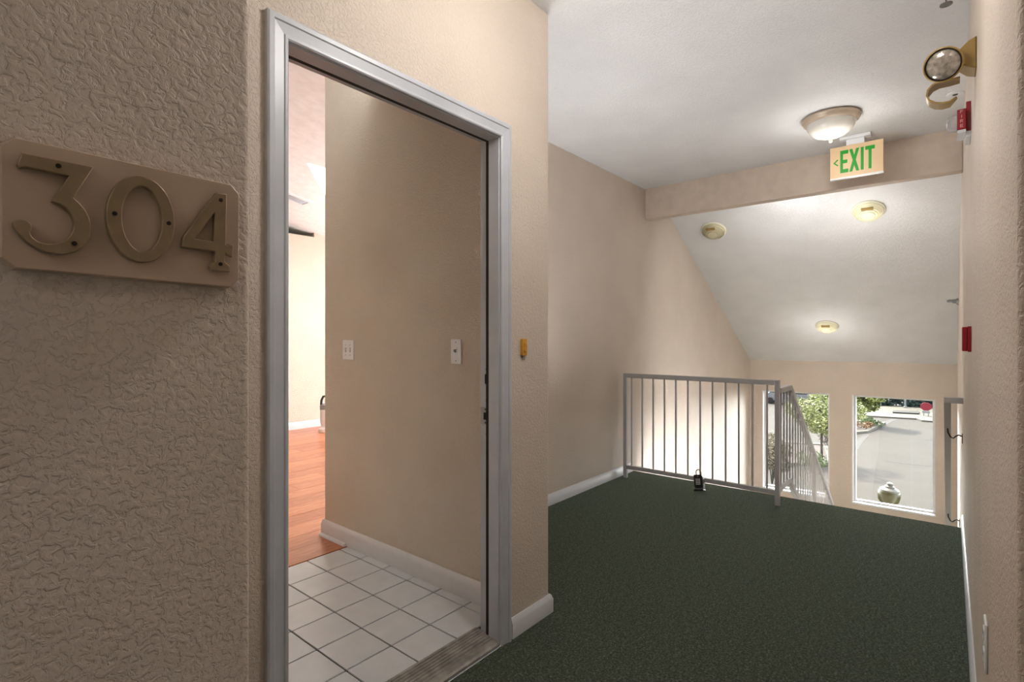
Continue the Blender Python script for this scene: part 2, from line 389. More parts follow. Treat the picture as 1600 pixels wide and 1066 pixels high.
# threshold: ridged sill
b = B(); pr = [(DY - .004, 0), (DY - .002, .010), (DY + .006, .016)]
y = DY + .02
while y < DY + .135:
    pr += [(y, .017 + .006 * min(1, (y - DY) / .06)), (y + .004, .0235 if y > DY + .05 else .019), (y + .010, .0235 if y > DY + .05 else .019), (y + .012, .016)]; y += .0155
pr += [(DY + .155, .012), (DY + .158, 0)]
prism(b, pr, JX0 - .012, JX1 + .012, 0); obj('door_threshold', b, M['alum'], door, angle=20)
xs = JX1 + .012
sp = boxo('strike_plate', M['steel'], xs - .002, xs + .001, DY + .068, DY + .111, .885, .955, door, bevel=.001)
boxo('latch_hole', M['gap'], xs - .0028, xs, DY + .077, DY + .093, .905, .935, sp)
for zz in (.893, .947): boxo('screw', M['screw'], xs - .003, xs, DY + .080, DY + .086, zz - .003, zz + .003, sp)
b = B(); prism(b, rounded([(DY + .070, 1.052, .008), (DY + .087, 1.052, .008), (DY + .087, 1.096, .008), (DY + .070, 1.096, .008)], 0), xs - .0012, xs + .001, 0)
obj('deadbolt_hole', b, M['gap'], door)
for zz in (1.115, .985, .845): boxo('screw', M['screw'], xs - .0015, xs, DY + .078, DY + .082, zz - .002, zz + .002, door)

# ------------------------------------------------------------------ apartment beyond the door
XP, YP = 1.80, 3.04
b = B(); prism(b, rounded([(XP, DY + .105, 0), (1.947, DY + .105, 0), (1.947, WL + .118, 0), (8.3, WL + .118, 0), (8.3, YP, 0), (XP, YP, .014)], 0), 0, 3.9)
obj('wall_partition', b, M['wall_in'], kind='structure')
boxo('wall_apartment_left', M['wall_in'], .1, .2, DY + .11, 7.6, 0, 3.9, kind='structure')
b = B(); box(b, .1, 8.4, 6.9, 7.0, 0, 2.68); box(b, 3.93, 8.4, 6.9, 7.5, 2.68, 3.9); box(b, .1, 3.93, 7.0, 7.5, 2.55, 2.68); box(b, .1, 8.4, 7.5, 7.6, 2.5, 3.9)
obj('wall_apartment_back', b, M['wall_in'], kind='structure')
b = B(); box(b, 8.3, 8.4, YP, 3.7, 0, 3.9); box(b, 8.3, 8.4, 6.3, 6.9, 0, 3.9); box(b, 8.3, 8.4, 3.7, 6.3, 0, .6); box(b, 8.3, 8.4, 3.7, 6.3, 2.3, 3.9)
obj('wall_apartment_right', b, M['wall_in'], kind='structure')
boxo('wall_over_entry', M['wall_in'], .2, 1.947, DY + .105, DY + .115, 2.3, 3.9, kind='structure')
CS = .19
cz = lambda X: 2.72 - CS * (X - 4.05) if X < 4.3 else 2.72 - CS * .25
def ceil_hit(u, v):
    d = ray(u, v); t = (2.72 + CS * 4.05 - CAMZ) / (d.z + CS * d.x); return Vector((0, 0, CAMZ)) + d * t
# ceiling with a frosted opening added to make its bright patch
s0 = ceil_hit(480, 255)
def cpoly(b, pts, th=.1, lift=0):
    lo = [b.verts.new((x_, y_, cz(x_) + lift)) for x_, y_ in pts]; hi = [b.verts.new((x_, y_, cz(x_) + lift + th)) for x_, y_ in pts]; n = len(pts)
    b.faces.new(lo); b.faces.new(hi[::-1])
    for k in range(n): b.faces.new((lo[k], hi[k], hi[(k + 1) % n], lo[(k + 1) % n]))
HA = Vector((s0.x, s0.y)); HB = HA + Vector((.78, -.455)); HD = HA + Vector((.67, .735)); HC = HB + HD - HA
hole = [tuple(p_) for p_ in (HA, HB, HC, HD)]; oc = [(.1, 2.6), (4.3, 2.6), (4.3, 7.6), (.1, 7.6)]
b = B()
for k in range(4): k2 = (k + 1) % 4; cpoly(b, [oc[k], oc[k2], hole[k2], hole[k]])
cpoly(b, [(.1, DY + .105), (1.87, DY + .105), (1.87, 2.6), (.1, 2.6)]); cpoly(b, [(4.3, 2.6), (8.4, 2.6), (8.4, 7.6), (4.3, 7.6)])
obj('ceiling_apartment', b, M['ceil_in'], kind='structure')
sk = sroot('window_3', (s0.x, s0.y, cz(s0.x)))
b = B(); b.faces.new([b.verts.new((p_[0], p_[1], cz(p_[0]) + .03)) for p_ in hole]); obj('bright_patch_pane', b, M['frosted'], sk)
b = B(); hc = (HA + HC) / 2
for k in range(4):
    a_, c_ = Vector(hole[k]), Vector(hole[(k + 1) % 4]); g_ = lambda q: tuple(q + (q - hc).normalized() * .08)
    cpoly(b, [tuple(a_), tuple(c_), g_(c_), g_(a_)], .06, .1)
obj('bright_patch_kerb', b, M['white'], sk)
b = B(); prism(b, [(.2, DY + .11), (1.87, DY + .11), (1.87, 2.7), (8.3, 2.7), (8.3, 6.9), (.2, 6.9)], -.2, -.006); fl = obj('floor_apartment', b, M['grout'], kind='structure')
# ceramic tiles, each a piece
gx, gy, TS, GW = 1.735, 2.764, .2055, .0068
xs_ = [.22] + [gx - TS * k for k in range(7, -1, -1)] + [1.79]
ys_ = [DY + .16] + [gy - TS * k for k in range(5, -1, -1)]
for i in range(len(xs_) - 1):
    for j in range(len(ys_) - 1):
        x0, x1, y0, y1 = xs_[i] + GW / 2, xs_[i + 1] - GW / 2, ys_[j] + GW / 2, ys_[j + 1] - GW / 2
        if x1 - x0 < .02 or y1 - y0 < .02: continue
        dz = random.uniform(-.0006, .0006)
        boxo('tile', M['tile'], x0, x1, y0, y1, -.01, dz, fl, bevel=.0015)
# laminate planks
PW = .193; y = gy + .003; row = 0
proto = {}
while y < 6.9:
    y1 = min(y + PW, 6.9)
    x = .2 - random.uniform(0, 1.0)
    while x < 6.0:
        x1 = x + 1.21; a, c = max(x, .2), x1
        if y1 > YP and y < YP and c > XP: c = XP if y1 - YP < .1 else c
        if y1 <= YP: c = min(c, XP - .013)
        if c - a > .05:
            b = B(); box(b, a, c - .0015, y, y1 - .0025, -.01, .0015 + random.uniform(0, .0008)); obj('plank', b, random.choice(M['plank']), fl)
        x = x1
    y = y1; row += 1
baseboard('baseboard_partition', [(XP, DY + .115), (XP, YP), (XP + .3, YP)], .103, .015)
baseboard('baseboard_apartment_back', [(8.2, 6.9), (.3, 6.9)], .10, .015)
b = B(); q = [(XP - .015, 0), (XP - .031, 0)] + [(XP - .015 - .016 * math.cos(a), .002 + .018 * math.sin(a)) for a in (0, .4, .8, 1.2, 1.57)]
prism(b, q, 2.775, YP + .016, 1); obj('trim_shoe_moulding', b, M['trim'], kind='structure')

# switches
def switch(label, yc, zc, w_, n):
    t = thing('light_switch', label, 'light switch', (XP, yc, zc - .06))
    boxo('wall_plate', M['white'], XP - .006, XP, yc - w_ / 2, yc + w_ / 2, zc - .0585, zc + .0585, t, bevel=.003)
    for k in range(n):
        yy = yc + (k - (n - 1) / 2) * .046
        boxo('toggle_slot', M['grey'], XP - .0066, XP - .005, yy - .006, yy + .006, zc - .013, zc + .013, t)
        b = B(); prism(b, [(XP - .005, zc - .005), (XP - .017, zc + .006), (XP - .017, zc + .011), (XP - .005, zc + .007)], yy - .0035, yy + .0035, 1); obj('toggle', b, M['white'], t)
        for zz in (zc + .030, zc - .030):
            b = B(); lathe(b, [(.003, 0), (.003, .001), (0, .0014)], Matrix.Translation((XP - .006, yy, zz)) @ Matrix.Rotation(-math.pi / 2, 4, 'Y'), 10); obj('screw', b, M['steel'], t)
switch('white double light switch plate with two toggles on the entry wall', at(545, 547, 0, XP).y, at(545, 547, 0, XP).z, .114, 2)
p = at(713.5, 549.5, 0, XP)
t = thing('light_switch', 'white single wall plate with a slide dimmer close to the door jamb', 'light switch', (XP, p.y, p.z - .06))
boxo('wall_plate', M['white'], XP - .006, XP, p.y - .036, p.y + .036, p.z - .061, p.z + .061, t, bevel=.003)
b = B(); prism(b, [(XP - .006, p.z - .024), (XP - .008, p.z - .024), (XP - .008, p.z + .024), (XP - .006, p.z + .024)], p.y - .010, p.y + .010, 1); obj('dimmer_panel', b, M['white'], t)
b = B(); prism(b, [(XP - .007, p.z - .006), (XP - .018, p.z + .002), (XP - .016, p.z + .010), (XP - .007, p.z + .012)], p.y - .0045, p.y + .0045, 1); obj('toggle', b, M['grey'], t)
for zz in (.045, -.045):
    b = B(); lathe(b, [(.003, 0), (.003, .001), (0, .0014)], Matrix.Translation((XP - .006, p.y, p.z + zz)) @ Matrix.Rotation(-math.pi / 2, 4, 'Y'), 10); obj('screw', b, M['steel'], t)
# ceiling vent in the apartment
vp = ceil_hit(463, 311)
t = thing('ceiling_vent', 'small white vent with dark grille in the apartment ceiling', 'vent', vp)
rot = Matrix.Translation(vp) @ Matrix.Rotation(math.atan(CS), 4, 'Y')
b = B()
for a in ((-.17, .17, -.12, -.075), (-.17, .17, .075, .12), (-.17, -.12, -.075, .075), (.12, .17, -.075, .075)): box(b, *a, -.012, .005, rot)
obj('vent_frame', b, M['white'], t)
b = B(); box(b, -.12, .12, -.075, .075, 0, .004, rot); obj('vent_throat', b, M['gap'], t)
for k in range(7):
    yy = -.064 + k * .0213
    b = B(); box(b, -.12, .12, -.0035, .0035, -.006, .006, rot @ Matrix.Translation((0, yy, -.004)) @ Matrix.Rotation(.6, 4, 'X')); obj('slat', b, M['grey'], t)
# upright white object with black top half hidden behind the wall corner
p = at(503, 676, 2, 0); p = p * 1.0
t = thing('upright_appliance', 'slim white upright appliance with a black top handle by the far baseboard', 'appliance', (p.x + .03, p.y, 0))
T = Matrix.Translation((p.x + .05, p.y, 0))
b = B(); lathe(b, [(.085, .002), (.09, .02), (.085, .05), (.05, .075), (.045, .09)], T, 28); obj('base', b, M['white'], t)
b = B(); lathe(b, [(.055, .085), (.066, .14), (.068, .30), (.060, .36), (.045, .39)], T, 28); obj('body', b, M['white'], t)
b = B(); lathe(b, [(.062, .30), (.072, .305), (.070, .36), (.060, .365)], T, 28); obj('band', b, M['grey'], t)
b = B(); tube(b, [(p.x - .01, p.y, .37), (p.x - .005, p.y, .43), (p.x + .02, p.y, .475), (p.x + .07, p.y, .48), (p.x + .10, p.y, .44), (p.x + .105, p.y, .37)], .016, 10); obj('handle', b, M['black'], t)

# ------------------------------------------------------------------ landing guard railing
GXc = 4.28
t = thing('guard_railing', 'white metal guard railing with thin upright bars across the landing edge', 'railing', (GXc, 1.6, 0))
for yy in (.987, 2.235):
    boxo('post', M['rail'], GXc - .016, GXc + .016, yy - .016, yy + .016, .0, .934, t, bevel=.002)
boxo('top_rail', M['rail'], GXc - .016, GXc + .016, .987 + .016, 2.235 - .016, .896, .934, t, bevel=.002)
boxo('bottom_rail', M['rail'], GXc - .014, GXc + .014, .987 + .016, 2.235 - .016, .080, .113, t, bevel=.002)
us = [987.1, 1003.7, 1020.7, 1038.3, 1056.1, 1074.9, 1094.1, 1113.4, 1133.9, 1154.4, 1175.9, 1198.5]
YB_ = [at(u, 650, 0, GXc).y for u in us]
for yy in YB_:
    boxo('baluster', M['rail'], GXc - .006, GXc + .006, yy - .006, yy + .006, .113, .896, t)
# stair railing going down
YS = .987
t = thing('stair_railing', 'white sloping stair railing with close upright bars going down to the windows', 'railing', (GXc, YS, 0))
xa, za, xb, zb = 4.66, .855, 6.62, -.56
K = (zb - za) / (xb - xa)
b = B(); bar(b, (GXc + .017, YS, za), (xa, YS, za), .04, .036); obj('top_rail', b, M['rail'], t)
b = B(); bar(b, (xa - .006, YS, za), (xb, YS, zb), .04, .036); obj('sloped_top_rail', b, M['rail'], t)
b = B(); bar(b, (GXc + .017, YS, .115), (xa - .02, YS, .115), .032, .036); obj('bottom_rail', b, M['rail'], t)
b = B(); bar(b, (xa - .025, YS, .117), (xb, YS, .117 + K * (xb - xa + .025)), .032, .036); obj('sloped_bottom_rail', b, M['rail'], t)
for xx in (5.63, 6.62):
    zt = za + K * (xx - xa); boxo('post', M['rail'], xx - .016, xx + .016, YS - .016, YS + .016, zt - 1.02 if xx < 6 else zt - .98, zt, t)
xx = GXc + .1
while xx < 6.58:
    zt = za if xx < xa else za + K * (xx - xa); z0 = .117 if xx < xa else .117 + K * (xx - xa)
    if abs(xx - 5.63) > .03: boxo('baluster', M['rail'], xx - .006, xx + .006, YS - .006, YS + .006, z0, zt, t)
    xx += .099
# wall handrail
t = thing('handrail', 'white square handrail on curved brackets along the stair wall', 'handrail', (4.65, WR, .8))
b = B(); bar(b, (4.64, .012, .826), (7.3, .012, .826 + K * 2.66), .038, .036); obj('rail_bar', b, M['rail'], t)
boxo('wall_return', M['rail'], 4.63, 4.668, WR, .031, .806, .845, t, bevel=.002)
for xx in (4.93, 6.25):
    z_ = .826 + K * (xx - 4.64) - .02
    b = B(); tube(b, [(xx, .012, z_), (xx, .010, z_ - .03), (xx, -.005, z_ - .062), (xx, -.02, z_ - .068), (xx, -.036, z_ - .05), (xx, -.05, z_ - .042), (xx, WR + .004, z_ - .05)], .005, 8); obj('bracket', b, M['screw'], t)
    boxo('bracket_plate', M['screw'], xx - .012, xx + .012, WR, WR + .004, z_ - .10, z_ - .03, t)

# key lock box hanging on the seventh bar
yk = YB_[6]
t = thing('key_lockbox', 'black key lockbox with a white keypad hanging on the guard railing', 'lockbox', (GXc - .03, yk, .12))
T = Matrix.Translation((GXc - .034, yk, .142)) @ Matrix.Rotation(math.radians(14), 4, 'Y') @ Matrix.Rotation(math.radians(-10), 4, 'X')
b = B(); prism(b, rounded([(-.036, -.125, .012), (.036, -.125, .012), (.036, -.005, .016), (-.036, -.005, .016)], 0), -.018, .022, 0, T); obj('case', b, M['grey'], t)
b = B(); prism(b, rounded([(-.033, -.105, .018), (.033, -.105, .018), (.033, -.002, .012), (-.033, -.002, .012)], 0), -.030, -.0178, 0, T); obj('front_cover', b, M['black'], t, bevel=.002)
b = B(); prism(b, rounded([(-.039, -.130, .006), (.039, -.130, .006), (.039, -.116, .006), (-.039, -.116, .006)], 0), -.034, .024, 0, T); obj('bottom_bumper', b, M['black'], t)
for r_ in range(4):
    for c_ in range(3):
        b = B(); box(b, -.0325, -.0298, -.0045, .0045, -.0035, .0035, T @ Matrix.Translation((0, (c_ - 1) * .013, -.038 - r_ * .0125))); obj('key_button', b, M['white'], t)
b = B(); lathe(b, [(.004, 0), (.004, .003), (0, .004)], T @ Matrix.Translation((-.030, 0, -.016)) @ Matrix.Rotation(-math.pi / 2, 4, 'Y'), 12); obj('release_knob', b, M['bronze'], t)
sh = [T @ Vector((0.0, sgn * .019, z_)) for sgn, z_ in ((-1, -.01), (-1, .02))] + [T @ Vector((.0, .019 * math.sin(a), .02 + .019 * math.cos(a))) for a in [-math.pi / 2 + math.pi * k / 8 for k in range(1, 8)]] + [T @ Vector((0.0, .019, z_)) for z_ in (.02, -.01)]
b = B(); tube(b, sh, .0045, 10); obj('shackle', b, M['bronze'], t)

# ------------------------------------------------------------------ number plaque
YPl = .73 - .016
def pq(x, y, Y=YPl):     # crop pixel -> plane point
    q = at(x / 3.807, 190 + y / 3.807, 1, Y); return (q.x, q.z)
t = thing('number_plaque', 'beige plaque with clipped corners and raised brass numerals 304', 'house number', (.2, .73, 1.31))
out = [pq(85, 92), pq(1377, 376), pq(1424, 432), pq(1421, 940), pq(1368, 985), pq(90, 870), pq(6, 805), pq(4, 132)]
cx = sum(p[0] for p in out) / 8; cz_ = sum(p[1] for p in out) / 8
b = B()
rings = []
for k, (s_, yy) in enumerate(((1.012, .73), (1.014, YPl + .006), (1.0, YPl + .001), (.985, YPl))):
    rings.append([b.verts.new((cx + (p[0] - cx) * (1 + (s_ - 1) * .62), yy, cz_ + (p[1] - cz_) * s_)) for p in out])
for r0, r1 in zip(rings, rings[1:]):
    for i in range(8): b.faces.new((r0[i], r0[(i + 1) % 8], r1[(i + 1) % 8], r1[i]))
b.faces.new(rings[0]); b.faces.new(rings[-1][::-1])
obj('plaque_board', b, M['plaque'], t, angle=15)
def curve_mesh(name, loops, mat, parent, ext, bev, Y, label=None):
    cu = bpy.data.curves.new(name, 'CURVE'); cu.dimensions = '2D'; cu.fill_mode = 'BOTH'; cu.extrude = ext; cu.bevel_depth = bev; cu.bevel_resolution = 2
    for lp in loops:
        s_ = cu.splines.new('POLY'); s_.points.add(len(lp) - 1); s_.use_cyclic_u = True
        for i, p_ in enumerate(lp): s_.points[i].co = (p_[0], p_[1], 0, 1)
    tmp = bpy.data.objects.new('tmp', cu); COL.objects.link(tmp)
    dg = bpy.context.evaluated_depsgraph_get(); me = bpy.data.meshes.new_from_object(tmp.evaluated_get(dg)); bpy.data.objects.remove(tmp)
    org = wpos(parent)
    me.transform(Matrix.Translation(Vector((0, Y, 0)) - org) @ Matrix.Rotation(math.pi / 2, 4, 'X'))
    me.materials.clear(); me.materials.append(mat); me.name = name
    for p_ in me.polygons: p_.use_smooth = True
    me.set_sharp_from_angle(angle=math.radians(40))
    o = bpy.data.objects.new(name, me); COL.objects.link(o); o.parent = parent
    if label: o['label'] = label
    return o
def smooth(pts, n=2):
    for _ in range(n):
        q = []
        for i in range(len(pts)):
            a, c = Vector(pts[i]), Vector(pts[(i + 1) % len(pts)]); q += [tuple(a * .75 + c * .25), tuple(a * .25 + c * .75)]
        pts = q
    return pts
YD = YPl - .004
d3s = [(135, 195), (545, 275), (428, 455)]
bowl = [(428, 455), (482, 502), (520, 560), (535, 622), (528, 682), (503, 732), (455, 766), (390, 785), (320, 782), (248, 764), (180, 726), (125, 675), (92, 632), (82, 605), (96, 590), (138, 588), (172, 602), (183, 635), (165, 664), (198, 708), (258, 734), (325, 738), (388, 716), (428, 680), (447, 630), (444, 580), (420, 532), (378, 492), (320, 472)]
def refine(pl_):
    q = [pl_[0]]
    for i in range(1, len(pl_) - 1):
        a, p_, c = Vector(pl_[i - 1]), Vector(pl_[i]), Vector(pl_[i + 1]); q += [tuple(p_ * .7 + a * .3), tuple(p_ * .7 + c * .3)]
    return q + [pl_[-1]]
l3 = [(135, 195), (545, 275)] + refine(bowl) + [(425, 320), (150, 262), (118, 268), (110, 256)]
l0 = [(835 + 198 * math.cos(a), 580 + 252 * math.sin(a) + 25 * math.cos(a)) for a in [2 * math.pi * k / 48 for k in range(48)]]
i0 = [(844 + 126 * math.cos(a), 580 + 200 * math.sin(a) + 16 * math.cos(a)) for a in [2 * math.pi * k / 40 for k in range(40)]]
l4 = [(1290, 430), (1343, 438), (1336, 738), (1352, 742), (1358, 734), (1382, 740), (1376, 798), (1352, 786), (1334, 772), (1330, 836), (1364, 868), (1360, 889), (1258, 880), (1250, 862), (1284, 838), (1285, 768), (1090, 742), (1096, 688)]
i4 = [(1283, 522), (1280, 722), (1146, 702)]
for nm, loops, scr in (('3', [l3], [(348, 263), (443, 725)]), ('0', [l0, i0], [(683, 547), (1005, 605)]), ('4', [l4, i4], [(1315, 467), (1313, 848)])):
    o = curve_mesh('numeral', [[pq(x_, y_, YD - .004) for x_, y_ in lp] for lp in loops], M['bronze'], t, .0030, .0012, YD - .001, 'raised brass numeral ' + nm)
    for s_ in scr:
        q = pq(*s_, YD - .006)
        b = B(); lathe(b, [(.0024, 0), (.0024, .0012), (0, .0016)], Matrix.Translation((q[0], YD - .005, q[1])) @ Matrix.Rotation(math.pi / 2, 4, 'X'), 12); obj('screw', b, M['screw'], o)

# ------------------------------------------------------------------ fittings on the door wall and right wall
p = at(819, 543, 1, DY)
t = thing('doorbell', 'small yellowed brass doorbell button beside the door casing', 'doorbell', (p.x - .012, DY, p.z - .037))
b = B(); prism(b, rounded([(p.x - .026, p.z - .035, .004), (p.x + .004, p.z - .035, .004), (p.x + .004, p.z + .037, .004), (p.x - .026, p.z + .037, .004)], 0), DY - .014, DY, 1); obj('housing', b, M['bell'], t, bevel=.002)
b = B(); prism(b, rounded([(p.x - .019, p.z - .018, .003), (p.x - .003, p.z - .018, .003), (p.x - .003, p.z + .020, .003), (p.x - .019, p.z + .020, .003)], 0), DY - .020, DY - .013, 1); obj('button', b, M['bell'], t, bevel=.002)
boxo('lower_tab', M['grey'], p.x - .018, p.x - .006, DY - .010, DY, p.z - .043, p.z - .034, t)

t = thing('wall_outlet', 'white outlet plate low on the textured wall next to the baseboard', 'outlet', (1.71, WR, .445))
boxo('wall_plate', M['white'], 1.675, 1.745, WR, WR + .006, .445, .562, t, bevel=.003)
for zz in (.478, .529):
    b = B(); prism(b, rounded([(1.693, zz - .014, .006), (1.727, zz - .014, .006), (1.727, zz + .014, .006), (1.693, zz + .014, .006)], 0), WR + .005, WR + .008, 1); s_ = obj('socket', b, M['white'], t)
    boxo('slot', M['gap'], 1.703, 1.705, WR + .0078, WR + .0083, zz - .004, zz + .005, s_); boxo('slot', M['gap'], 1.715, 1.717, WR + .0078, WR + .0083, zz - .004, zz + .005, s_)

t = thing('fire_alarm_box', 'plain red alarm box on the wall above the stair handrail', 'fire alarm', (2.98, WR, 1.19))
boxo('back_box', M['red'], 2.93, 3.05, WR, WR + .012, 1.186, 1.294, t, bevel=.002)
boxo('front_cover', M['red'], 2.935, 3.045, WR + .012, WR + .030, 1.189, 1.291, t, bevel=.003)

t = thing('fire_strobe', 'red fire strobe with clear dome and white lettering high on the wall', 'fire alarm', (3.05, WR, 2.1))
boxo('mounting_plate', M['red'], 2.99, 3.11, WR, WR + .016, 2.135, 2.262, t, bevel=.002)
boxo('plate_underside', M['white'], 2.992, 3.13, WR + .001, WR + .016, 2.112, 2.1348, t)
boxo('strobe_housing', M['red'], 2.96, 3.08, WR + .016, WR + .046, 2.138, 2.225, t, bevel=.003)
boxo('housing_underside', M['white'], 2.965, 3.085, WR + .017, WR + .045, 2.126, 2.1378, t)
b = B(); lathe(b, [(.036, 0), (.036, .012), (.030, .026), (.016, .034), (0, .036)], Matrix.Translation((3.0, WR + .046, 2.178)) @ Matrix.Rotation(-math.pi / 2, 4, 'X'), 28); o = obj('strobe_dome', b, M['strobe'], t)
b = B(); tube(b, [(3.0, WR + .05, 2.16), (3.0, WR + .068, 2.165), (3.0, WR + .068, 2.19), (3.0, WR + .05, 2.195)], .003, 8); obj('flash_tube', b, M['steel'], o)
# FIRE stacked on the housing end (faces -X); glyph local coords: x to the viewer's right, y up
GL = {'F': [(0, 0, .25, 1), (.25, .8, 1, 1), (.25, .42, .8, .6)], 'I': [(.38, 0, .62, 1)], 'E': [(0, 0, .25, 1), (.25, .8, 1, 1), (.25, .41, .85, .59), (.25, 0, 1, .2)], 'T': [(.38, 0, .62, .8), (0, .8, 1, 1)],
      'R': [(0, 0, .25, 1), (.25, .8, .85, 1), (.25, .42, .85, .6), (.72, .6, 1, .8)]}
b = B()
for k, ch in enumerate('FIRE'):
    zt = 2.220 - k * .0200; yc = WR + .031; gw, gh = .010, .0135
    for x0, y0, x1, y1 in GL[ch]: box(b, 2.9592, 2.9602, yc + gw / 2 - x1 * gw, yc + gw / 2 - x0 * gw, zt - gh + y0 * gh, zt - gh + y1 * gh)
    if ch == 'R': prism(b, [(yc + gw / 2 - .4 * gw, zt - gh + .42 * gh), (yc + gw / 2 - .62 * gw, zt - gh + .42 * gh), (yc - gw / 2, zt - gh), (yc - gw / 2 + .25 * gw, zt - gh)], 2.9592, 2.9602, 0)
obj('lettering', b, M['fglyph'], t)

# emergency light
t = thing('emergency_light', 'olive gold emergency light with one round lamp and an empty hood', 'emergency light', (2.45, WR, 2.15))
b = B(); prism(b, [(WR, 2.158), (WR, 2.268), (WR + .022, 2.258), (WR + .048, 2.232), (WR + .050, 2.195), (WR + .024, 2.168)], 2.372, 2.46, 0); obj('wall_mount', b, M['gold'], t, bevel=.004)
lc = at(1474, 101, 0, 2.35)
dirn = Vector((-.88, .22, -.40)).normalized()
T = Matrix.Translation(lc) @ dirn.to_track_quat('Z', 'Y').to_matrix().to_4x4()
b = B(); lathe(b, [(0, -.062), (.026, -.055), (.045, -.036), (.055, -.008), (.057, .004), (.053, .006), (.050, .004), (.048, -.006)], T, 40, cap=False); obj('lamp_housing', b, M['gold'], t)
b = B(); lathe(b, [(.0535, .003), (.0505, .009), (.0475, .004)], T, 40, cap=False); obj('lamp_rim', b, M['screw'], t)
b = B(); lathe(b, [(.049, .002), (.039, .008), (.022, .012), (0, .0135)], T, 40, cap=False); obj('lamp_lens', b, M['lens'], t)
b = B(); tube(b, [(2.42, WR + .035, 2.215), (2.44, WR + .06, 2.215), tuple(lc - dirn * .05)], .018, 12); obj('swivel_arm', b, M['gold'], t)
path = [at(u_, v_, 0, 2.50) for u_, v_ in ((1500, 122), (1484, 126), (1468, 129), (1457, 134), (1450, 142), (1448, 151), (1452, 158), (1461, 162), (1472, 162.5), (1484, 160), (1495, 153))]
b = B(); rows = []
n_ = len(path)
for i, q in enumerate(path):
    tw = .5 + .5 * math.sin(math.pi * i / (n_ - 1)); wd = .030 + .030 * tw if i < n_ - 1 else .006
    d_ = (path[min(i + 1, n_ - 1)] - path[max(i - 1, 0)]).normalized(); nrm = d_.cross(Vector((1, 0, 0))).normalized() * .003
    rows.append([b.verts.new(q + Vector((-.01, 0, 0)) + nrm), b.verts.new(q + Vector((wd, 0, 0)) + nrm), b.verts.new(q + Vector((wd, 0, 0)) - nrm), b.verts.new(q + Vector((-.01, 0, 0)) - nrm)])
for r0, r1 in zip(rows, rows[1:]):
    for k in range(4): b.faces.new((r0[k], r1[k], r1[(k + 1) % 4], r0[(k + 1) % 4]))
b.faces.new(rows[0]); b.faces.new(rows[-1][::-1])
obj('empty_hood', b, M['gold'], t, angle=50)

# sprinklers and ceiling disc
p = at(1488, -19, 2, CZ)
t = thing('fire_sprinkler', 'chrome pendent sprinkler head on the ceiling above the emergency light', 'sprinkler', (p.x, p.y + .02, CZ))
T = Matrix.Translation((p.x, p.y + .02, CZ)) @ Matrix.Rotation(math.pi, 4, 'X')
b = B(); lathe(b, [(.04, 0), (.038, .006), (.02, .010), (0, .010)], T, 28); obj('escutcheon', b, M['white'], t)
b = B(); lathe(b, [(.012, .008), (.013, .03), (.009, .034)], T, 20); tube(b, [T @ Vector(q) for q in ((-.010, 0, .03), (-.016, 0, .045), (-.006, 0, .06))], .003, 8); tube(b, [T @ Vector(q) for q in ((.010, 0, .03), (.016, 0, .045), (.006, 0, .06))], .003, 8); obj('frame', b, M['steel'], t)
b = B(); lathe(b, [(0, .058), (.022, .060), (.022, .063), (0, .063)], T, 24); obj('deflector', b, M['steel'], t)
p = at(1510, 142.5, 2, CZ)
t = thing('ceiling_disc', 'small white ceiling disc with a dark centre above the fire strobe', 'sprinkler', (p.x, WR + .05, CZ))
T = Matrix.Translation((p.x, WR + .045, CZ)) @ Matrix.Rotation(math.pi, 4, 'X')
b = B(); lathe(b, [(.042, 0), (.040, .005), (.016, .007), (.014, .004), (0, .004)], T, 28); obj('rim', b, M['white'], t)
b = B(); lathe(b, [(.013, .004), (.012, .0075), (0, .008)], T, 20); obj('centre_plug', b, M['screw'], t)
p = at(1489, 471, 1, -.02)
t = thing('fire_sprinkler', 'grey sidewall sprinkler sticking out of the wall under the sloped ceiling', 'sprinkler', (7.05, WR, 1.63))
T = Matrix.Translation((7.05, WR, 1.625)) @ Matrix.Rotation(-math.pi / 2, 4, 'X')
b = B(); lathe(b, [(.04, 0), (.034, .012), (.018, .022), (.014, .05), (.008, .055)], T, 24); obj('escutcheon', b, M['grey'], t)
b = B(); box(b, -.012, .012, -.010, -.006, .05, .095, T); box(b, -.003, .003, -.012, .008, .05, .09, T); obj('deflector', b, M['grey'], t)

# ------------------------------------------------------------------ ceiling lights
p = at(1298, 183, 2, CZ)
def dome(label, x, y, emit_w, name='dome_light', grp=None):
    t = thing(name, label, 'ceiling light', (x, y, CZ), grp)
    T = Matrix.Translation((x, y, CZ)) @ Matrix.Rotation(math.pi, 4, 'X')
    b = B(); lathe(b, [(.150, 0), (.168, .006), (.170, .018), (.163, .026), (.160, .034), (.148, .046), (.140, .048)], T, 56); obj('lamp_ring', b, M['ring'], t)
    b = B(); lathe(b, [(.143, .044), (.138, .066), (.122, .094), (.092, .118), (.052, .134), (.014, .140), (0, .140)], T, 56, cap=False); obj('glass_bowl', b, M['bowl'], t)
    b = B(); lathe(b, [(.016, .138), (.020, .143), (.012, .150), (.009, .155), (.012, .160), (.008, .168), (0, .170)], T, 20); obj('finial', b, M['ring'], t)
    l = light('lamp_bulb', 'POINT', (x, y, CZ - .24), emit_w, (1.0, .96, .91), shadow_soft_size=.12)
    l.parent = t; l.location = Vector((0, 0, -.24))
    return t
dome('alabaster glass dome light with a finial on the flat ceiling near the EXIT sign', p.x, p.y, LAMP_LANDING)
dome('glass dome light on the ceiling over the apartment doorway, out of the picture', 1.35, .62, LAMP_HALL)
dome('added unseen glass dome light on the ceiling of the hall behind the number wall', -1.6, -.15, FILL_BACK)  # fill dome added behind the camera to light the number wall and return
